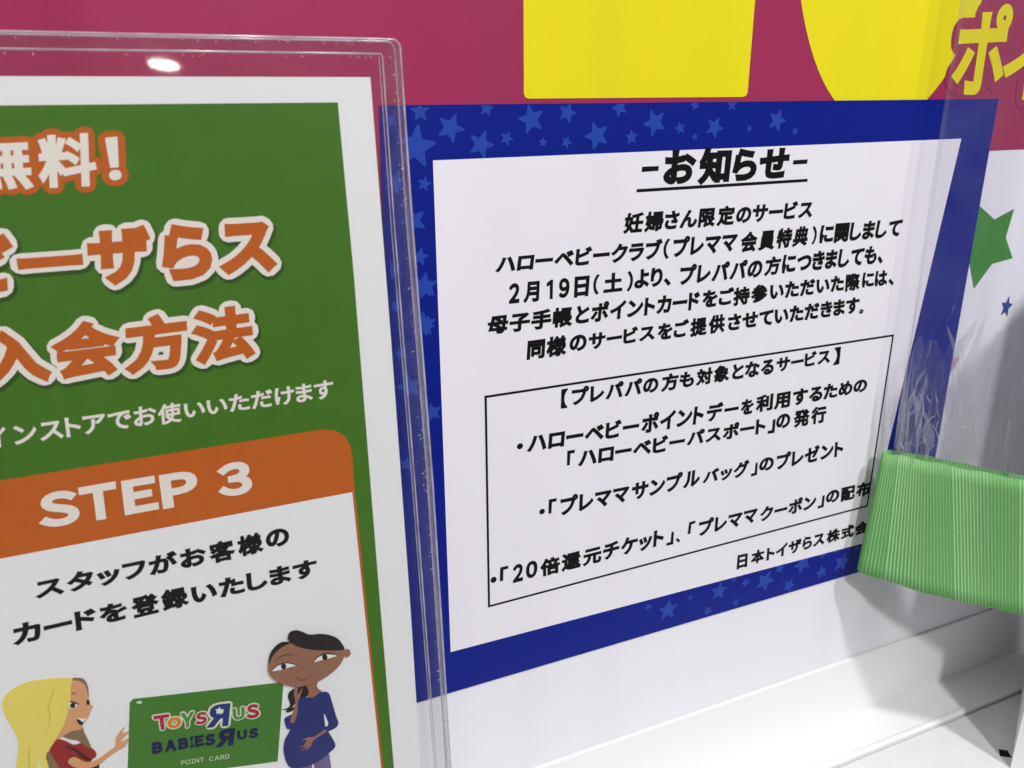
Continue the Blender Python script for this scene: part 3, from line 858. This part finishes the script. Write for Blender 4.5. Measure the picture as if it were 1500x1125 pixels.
# printed pictures: each figure its own piece of print
def picture(key, name, start, parent=post):
    mb = MB()
    cols = []
    for j, (c, mode, w, sm, pts) in enumerate(POSTER_SHAPES[key]):
        if c not in cols:
            cols.append(c)
        P = mm(pts)
        if mode == 'line':
            P = stroke(smooth_poly(P, 6, False), w / 1e5)
        elif sm:
            P = smooth_poly(P, 5)
        mb.flat(P, DP - (start + j * 0.45) * K, cols.index(c))
    return mb.build(name, [pm(c) for c in cols], parent)
card = picture('card', 'printed_card', 4)
LG = {'logor': (170, 40, 66), 'logoo': (214, 132, 44), 'logog': (84, 140, 60), 'logob': (38, 58, 120)}
mb = MB()
mats = [mat('logo_outline', (214, 218, 190), rough=0.45)]
for key in LG:
    for s, q in pl[key]:
        set_text(mb, s, q, DP - 6.5 * K, r=0.06, grow=0.075, mi=0)
for key, c in LG.items():
    mats.append(mat('print_' + key, c, rough=0.45))
    for s, q in pl[key]:
        set_text(mb, s, q, DP - 7.5 * K, r=0.06, mi=len(mats) - 1)
mats.append(pm('white'))
mb.flat(mm(POSTER_SHAPES['cardstar'][0][4]), DP - 8.5 * K, len(mats) - 1)
mb.build('card_logo', mats, card)
mb = MB()
for s, q in pl['babies']:
    set_text(mb, s, q, DP - 6.5 * K, r=0.075)
mb.build('card_logo', mat('print_navy', (28, 32, 72), rough=0.45), card)
mb = MB()
for s, q in pl['pcard']:
    set_text(mb, s, q, DP - 6.5 * K, r=0.012, gap=0.12)
mb.build('card_lettering', pm('pale'), card)
picture('woman_blue', 'printed_woman', 6)
picture('woman_blue_head', 'printed_head', 14)
picture('woman_blonde', 'printed_woman', 5)

# acrylic holder: two plates held apart by a rim
hold = thing('sign_holder', 'clear acrylic sign holder standing on the shelf in front of the notice', 'sign holder', W(-0.11, FLOOR, DP))
ou = mm(POSTER_SHAPES['outer'])
inn = mm(POSTER_SHAPES['inner'])
HF, HB_ = -0.0450, -0.0392     # front and back faces
HBOT = FLOOR + 0.0008
HL = -0.2360
oT, iT = -0.0172, -0.0136
rv = [0.0, 0.032, 0.117, 0.239, HBOT]
def oR(v): return line_at(ou[1:], v)
def iR(v): return line_at(inn[1:], v)
cr_ = 0.0022
corner = [(oR(oT) - cr_ + cr_ * math.sin(a), oT + cr_ - cr_ * math.cos(a)) for a in [math.pi / 2 * k / 5 for k in range(6)]]
outl = [(HL, oT)] + corner + [(oR(v), v) for v in rv] + [(HL, HBOT)]
for nm, a, b in (('front_plate', HF, HF + 0.0020), ('back_plate', HB_ - 0.0003, HB_ + 0.0017)):
    mb = MB()
    mb.prism(outl, a, b, 0)
    o = mb.build(nm, [m_clear, m_edge], hold)
    for p in o.data.polygons:
        if abs(p.normal.y) < 0.5:
            p.material_index = 1
# rim bars between the plates (top, right, left)
mb = MB()
RF_, RB_ = HF + 0.0021, HB_ - 0.0004
outr = [(HL + 0.0001, oT + 0.0001)] + [(a - 0.0001, b + 0.0001) for a, b in corner] + [(oR(v) - 0.0001, v) for v in rv]
inr = [(iR(v), v) for v in rv[::-1]] + [(iR(iT), iT + 0.0008), (iR(iT) - 0.0008, iT), (HL + 0.004, iT), (HL + 0.004, HBOT - 0.001), (HL + 0.0001, HBOT - 0.001)]
mb.prism(outr + inr, RF_, RB_, 0)
o = mb.build('rim', [m_seam, m_side_reflection], hold)
for p in o.data.polygons:
    if p.normal.x > 0.5 and p.center.x > oR(0.1) - 0.003:
        p.material_index = 1
# polished edges, their highlights put in as whitish tubes
def edge(name, pts, r, m):
    mb = MB()
    mb.tube([W(*p) for p in pts], r, 6)
    return mb.build(name, m, hold, smooth=True)
eo = [(a, b, HF + 0.0002) for a, b in [(HL, oT)] + corner + [(oR(v), v) for v in rv]]
edge('edge_line', eo, 0.00028, m_edge)
edge('edge_line', [(a - 0.0002, b + 0.0002, HB_ - 0.0004) for a, b, _ in eo], 0.00024, m_edge)
ei = [(HL + 0.004, iT, RF_)] + [(iR(iT) - 0.0008, iT, RF_), (iR(iT) - 0.0002, iT + 0.0003, RF_), (iR(iT), iT + 0.001, RF_)] + [(iR(v), v, RF_) for v in rv]
edge('edge_line', ei, 0.00022, m_edge)
edge('edge_line', [(a - 0.0001, b, RB_) for a, b, _ in ei], 0.00016, m_edge)
# glue specks and scratches along the joint
mb = MB()
for k in range(150):
    if k < 95:
        v = random.uniform(-0.010, 0.325)
        u = oR(v) - random.uniform(0.0004, 0.0016)
        dv, du = random.uniform(0.0001, 0.0006), -random.uniform(0.0002, 0.0009) * (random.random() < 0.5)
    else:
        u = random.uniform(-0.11, oR(oT) - 0.002)
        v = (oT if random.random() < 0.5 else iT) + random.uniform(0.0003, 0.0009)
        du, dv = random.uniform(-0.0003, 0.0003), random.uniform(0.0001, 0.0006)
    dd = random.choice((RF_ + 0.0002, RB_ - 0.0002))
    mb.tube([W(u, v, dd), W(u + du / 2, v + dv / 2, dd), W(u + du, v + dv, dd)], random.uniform(0.00006, 0.00018), 5)
mb.build('edge_scuffing', m_glue, hold)['kind'] = 'stuff'

# ------------------------------------------------------------------ green ribbed strap and clear film bag at the right
def interp(rows, t):
    n = len(rows) - 1
    x = t * n
    i = max(0, min(n - 1, int(x)))
    f = x - i
    g = lambda k: rows[max(0, min(n, k))]
    p0, p1, p2, p3 = g(i - 1), g(i), g(i + 1), g(i + 2)
    return [0.5 * (2 * p1[c] + (p2[c] - p0[c]) * f + (2 * p0[c] - 5 * p1[c] + 4 * p2[c] - p3[c]) * f * f + (3 * p1[c] - p0[c] - 3 * p2[c] + p3[c]) * f ** 3) for c in range(len(p1))]
# rows: top (u, d, v), bottom (u, d, v); front run, bend at the left, back run
front = [((0.3150, -0.0850, 0.1715), (0.3200, -0.0950, 0.2420)),
         ((0.2870, -0.0555, 0.1710), (0.2905, -0.0670, 0.2400)),
         ((0.2650, -0.0285, 0.1700), (0.2655, -0.0425, 0.2385)),
         ((0.2520, -0.0160, 0.1682), (0.2490, -0.0230, 0.2362)),
         ((0.2448, -0.0118, 0.1674), (0.2400, -0.0125, 0.2342))]
back = [((0.2470, -0.0092, 0.1670), (0.2420, -0.0095, 0.2340)),
        ((0.2560, -0.0140, 0.1676), (0.2525, -0.0200, 0.2362)),
        ((0.2700, -0.0275, 0.1690), (0.2700, -0.0400, 0.2384)),
        ((0.2910, -0.0540, 0.1705), (0.2945, -0.0645, 0.2400)),
        ((0.3190, -0.0830, 0.1713), (0.3235, -0.0925, 0.2420))]
rows = [tuple(a) + tuple(b) for a, b in front + back]
m_band = bpy.data.materials.new('green_plastic')
m_band.use_nodes = True
nt = m_band.node_tree
nt.nodes.clear()
out_ = nt.nodes.new('ShaderNodeOutputMaterial')
prn = nt.nodes.new('ShaderNodeBsdfPrincipled')
prn.inputs['Roughness'].default_value = 0.35
prn.inputs['Specular IOR Level'].default_value = 0.45
tcn = nt.nodes.new('ShaderNodeTexCoord')
nn = nt.nodes.new('ShaderNodeTexNoise')
nn.inputs['Scale'].default_value = 26
nt.links.new(tcn.outputs['Object'], nn.inputs['Vector'])
mx = nt.nodes.new('ShaderNodeMix')
mx.data_type = 'RGBA'
mx.inputs[6].default_value = (*lin((136, 200, 126)), 1)
mx.inputs[7].default_value = (*lin((164, 222, 150)), 1)
nt.links.new(nn.outputs['Fac'], mx.inputs[0])
nt.links.new(mx.outputs[2], prn.inputs['Base Color'])
trl = nt.nodes.new('ShaderNodeBsdfTranslucent')
trl.inputs[0].default_value = (*lin((150, 226, 136)), 1)
trn = nt.nodes.new('ShaderNodeBsdfTransparent')
trn.inputs[0].default_value = (0.62, 0.92, 0.58, 1)
ms1 = nt.nodes.new('ShaderNodeMixShader')
ms1.inputs[0].default_value = 0.48
ms2 = nt.nodes.new('ShaderNodeMixShader')
ms2.inputs[0].default_value = 0.2
nt.links.new(prn.outputs[0], ms1.inputs[1])
nt.links.new(trl.outputs[0], ms1.inputs[2])
nt.links.new(ms1.outputs[0], ms2.inputs[1])
nt.links.new(trn.outputs[0], ms2.inputs[2])
nt.links.new(ms2.outputs[0], out_.inputs['Surface'])

strap = thing('ribbed_strap', 'translucent green ribbed plastic strap looped round the clear film bag', 'strap', W(0.27, 0.24, -0.04))
mb = MB()
NT, NV = 900, 10
# arc length sampling of the loop
samp = [interp(rows, k / 400) for k in range(401)]
cum = [0.0]
for a, b in zip(samp, samp[1:]):
    cum.append(cum[-1] + math.hypot((a[0] + a[3] - b[0] - b[3]) / 2, (a[1] + a[4] - b[1] - b[4]) / 2))
L = cum[-1]
def at_len(s):
    lo, hi = 0, 400
    while hi - lo > 1:
        m_ = (lo + hi) // 2
        if cum[m_] <= s:
            lo = m_
        else:
            hi = m_
    f = (s - cum[lo]) / max(1e-9, cum[hi] - cum[lo])
    return [x + f * (y - x) for x, y in zip(samp[lo], samp[hi])]
vs, fs = [], []
pitch = 0.0015
for k in range(NT + 1):
    s = L * k / NT
    r_ = at_len(min(L - 1e-9, s))
    a, b = at_len(max(0, s - 0.0008)), at_len(min(L - 1e-9, s + 0.0008))
    tx, ty = (b[0] + b[3]) - (a[0] + a[3]), (b[1] + b[4]) - (a[1] + a[4])
    l = math.hypot(tx, ty) or 1
    nx, ny = ty / l, -tx / l
    rib = abs(math.sin(math.pi * s / pitch)) ** 0.6 * 0.00055
    for j in range(NV + 1):
        t = j / NV
        e = 1 - 0.25 * (abs(2 * t - 1) ** 6)
        bow = 0.0012 * math.sin(math.pi * t)
        jag = (0.00022 * math.sin(math.pi * s / pitch * 2) + 0.0003 * math.sin(s * 310)) * (1 if j in (0, NV) else 0)
        vs.append(W(r_[0] + t * (r_[3] - r_[0]) + nx * (rib * e + bow * 0), r_[2] + t * (r_[5] - r_[2]) + jag, r_[1] + t * (r_[4] - r_[1]) + ny * rib * e))
for k in range(NT):
    for j in range(NV):
        q = k * (NV + 1) + j
        fs.append((q, q + 1, q + NV + 2, q + NV + 1))
mb.add(vs, fs)
mb.i = [1 if (L * ((q // NV) + 0.5) / NT / pitch) % 1.0 < 0.26 else 0 for q in range(len(mb.f))]
m_rib = mat('pale_green_rib', (166, 220, 154), rough=0.3, spec=0.5, mottle=0.12, scale=300, k=1.0)
o = mb.build('loop', [m_band, m_rib], strap, smooth=True)
sd = o.modifiers.new('thick', 'SOLIDIFY')
sd.thickness = 0.0005
sd.offset = 0

# film bag: front and back layer joined in a soft fold at the left, gathered into the strap
bag = thing('film_bag', 'crumpled clear plastic film bag gathered into the green strap', 'film bag', W(0.28, 0.175, -0.03))
from mathutils import noise as mnoise
def film_point(path, s, v, seed):
    u, d = interp(path, s)
    g = max(0.0, min(1.0, (v - 0.03) / 0.14))      # gathers towards the strap
    w = 0.0006 + 0.0052 * g ** 2
    n1 = mnoise.noise(Vector((s * 5 + seed, v * 14, seed)))
    n2 = 0.5 - abs(mnoise.noise(Vector((s * 17 + seed, v * 11 + s * 6, seed + 3))))
    n3 = 0.5 - abs(mnoise.noise(Vector((s * 34 - v * 14, v * 38 + s * 12, seed + 9))))
    off = w * (0.8 * n1 + 0.9 * g * n2 + 0.5 * g * n3)
    ff = math.exp(-((s - 0.5) / 0.25) ** 2)
    u += off * 0.8 + (1 - g) * 0.0035 * 0
    d += -abs(off) * 0.8
    return W(u, v, d)
path_f = [(0.3350, -0.0930), (0.2920, -0.0570), (0.2690, -0.0300), (0.2530, -0.0150), (0.2475, -0.0120)]
path_b = [(0.2475, -0.0120), (0.2560, -0.0100), (0.2720, -0.0130), (0.2950, -0.0200), (0.3300, -0.0400), (0.3600, -0.0600)]
for nm, path, sd_ in (('front_layer', path_f, 1.7), ('back_layer', path_b, 8.1)):
    vs, fs = [], []
    NS, NVv = 110, 130
    for j in range(NVv + 1):
        v = -0.14 + (0.176 + 0.14) * j / NVv
        for k in range(NS + 1):
            vs.append(film_point(path, k / NS, v, sd_))
    for j in range(NVv):
        for k in range(NS):
            q = j * (NS + 1) + k
            fs.append((q, q + 1, q + NS + 2, q + NS + 1))
    mb = MB()
    mb.add(vs, fs)
    mb.i = [1 if max(mb.v[q][2] for q in f) < -0.118 + 0.012 * math.sin(mb.v[f[0]][0] * 300) else 0 for f in mb.f]
    mb.build(nm, [m_film, m_film2], bag, smooth=True)
mb = MB()
vs, fs = [], []
for j in range(121):
    v = -0.14 + 0.306 * j / 120
    for k in range(7):
        q = film_point(path_f, 1.0 - 0.135 * k / 6, v, 1.7)
        vs.append(q + Vector((0, -0.0004, 0)))
for j in range(120):
    for k in range(6):
        q = j * 7 + k
        fs.append((q, q + 1, q + 8, q + 7))
mb.add(vs, fs)
mb.build('side_seam', m_filmseam, bag, smooth=True)

# creases and folds in the film: glints and haze put in as milky ribbons
m_crease_glint = clear('crease_glint', (0.96, 0.96, 0.97), haze=0.6, ior=1.5, rough=0.18, gain=3.0, haze_col=(0.86, 0.86, 0.94))
m_fold_haze = clear('fold_haze', (0.95, 0.95, 0.965), haze=0.22, ior=1.5, rough=0.2, gain=2.0, haze_col=(0.84, 0.84, 0.95))
mb = MB()
rng = random.Random(21)
def ribbon(path, seed, s, v, ang, ln, wid, mi, bend):
    n = 14
    L_, R_ = [], []
    for k in range(n + 1):
        t = k / n
        wd = wid * math.sin(math.pi * min(1, t * 0.96 + 0.02)) ** 0.8
        ds, dv = -math.sin(ang) * 6.0, math.cos(ang)
        L_.append(film_point(path, min(1, max(0, s - wd * 5.0 * math.cos(ang))), v + wd * math.sin(ang) * 0.5, seed) + Vector((-0.0002, -0.0005, 0)))
        R_.append(film_point(path, min(1, max(0, s + wd * 5.0 * math.cos(ang))), v - wd * math.sin(ang) * 0.5, seed) + Vector((-0.0002, -0.0005, 0)))
        s += ds * ln / n
        v += -dv * ln / n
        ang += bend / n + rng.uniform(-0.12, 0.12)
    b = len(L_)
    mb.add(L_ + R_, [(k, k + 1, b + k + 1, b + k) for k in range(b - 1)], mi)
for k in range(95):
    f = k % 3 != 2
    s = rng.uniform(0.5, 0.985) if f else rng.uniform(0.05, 0.6)
    v = 0.173 - abs(rng.gauss(0, 0.022))
    big = rng.random() < 0.3
    ribbon(path_f if f else path_b, 1.7 if f else 8.1, s, v, rng.uniform(-0.55, 0.55), rng.uniform(0.012, 0.045) if big else rng.uniform(0.004, 0.016),
           rng.uniform(0.0015, 0.0038) if big else rng.uniform(0.00012, 0.00045), 1 if big else 0, rng.uniform(-1.2, 1.2))
mb.build('crease_glints', [m_crease_glint, m_fold_haze], bag, smooth=True)

# ------------------------------------------------------------------ white box at the right edge of the shelf
box = thing('cardboard_box', 'white cardboard box standing on the shelf at the right edge of the frame', 'box', W(0.374, FLOOR, -0.057))
mb = MB()
foot = [(0.4090, -0.0055), (0.3123, -0.0657), (0.3390, -0.1082), (0.4357, -0.0480)]
def slab(v0, v1, g):
    c = [sum(p[k] for p in foot) / 4 for k in (0, 1)]
    q = [(c[0] + (p[0] - c[0]) * g, c[1] + (p[1] - c[1]) * g) for p in foot]
    mb.add([W(a, v0, b) for a, b in q] + [W(a, v1, b) for a, b in q], [(0, 1, 2, 3), (4, 5, 6, 7)] + [(k, (k + 1) % 4, 4 + (k + 1) % 4, 4 + k) for k in range(4)])
m_card = mat('white_card', (232, 230, 234), rough=0.5, mottle=0.02)
slab(0.0521, FLOOR + 0.0010, 1.0)
mb.build('carton', m_card, box)
mb = MB()
slab(0.05, 0.0520, 1.006)
mb.build('lid', m_card, box)

# ------------------------------------------------------------------ lamp seen mirrored in the acrylic
lamp = thing('ceiling_lamp', 'small lit shop lamp mirrored as a bright spot in the acrylic above the poster', 'lamp', Vector((0.098, -6.03, 0.263)))
mb = MB()
vs, fs = [], []
for i in range(9):
    a = math.pi * i / 8
    for j in range(20):
        b = 2 * math.pi * j / 20
        vs.append(Vector((0.098 + 0.092 * math.sin(a) * math.cos(b), -6.03 + 0.092 * math.sin(a) * math.sin(b), 0.263 + 0.029 * math.cos(a) - 0.012 * math.sin(a) * math.cos(b))))
for i in range(8):
    for j in range(20):
        fs.append((i * 20 + j, i * 20 + (j + 1) % 20, (i + 1) * 20 + (j + 1) % 20, (i + 1) * 20 + j))
mb.add(vs, fs)
em = bpy.data.materials.new('lamp_glow')
em.use_nodes = True
p = em.node_tree.nodes['Principled BSDF']
p.inputs['Emission Color'].default_value = (1, 0.93, 0.78, 1)
p.inputs['Emission Strength'].default_value = 26
mb.build('lamp_shade', em, lamp, smooth=True)
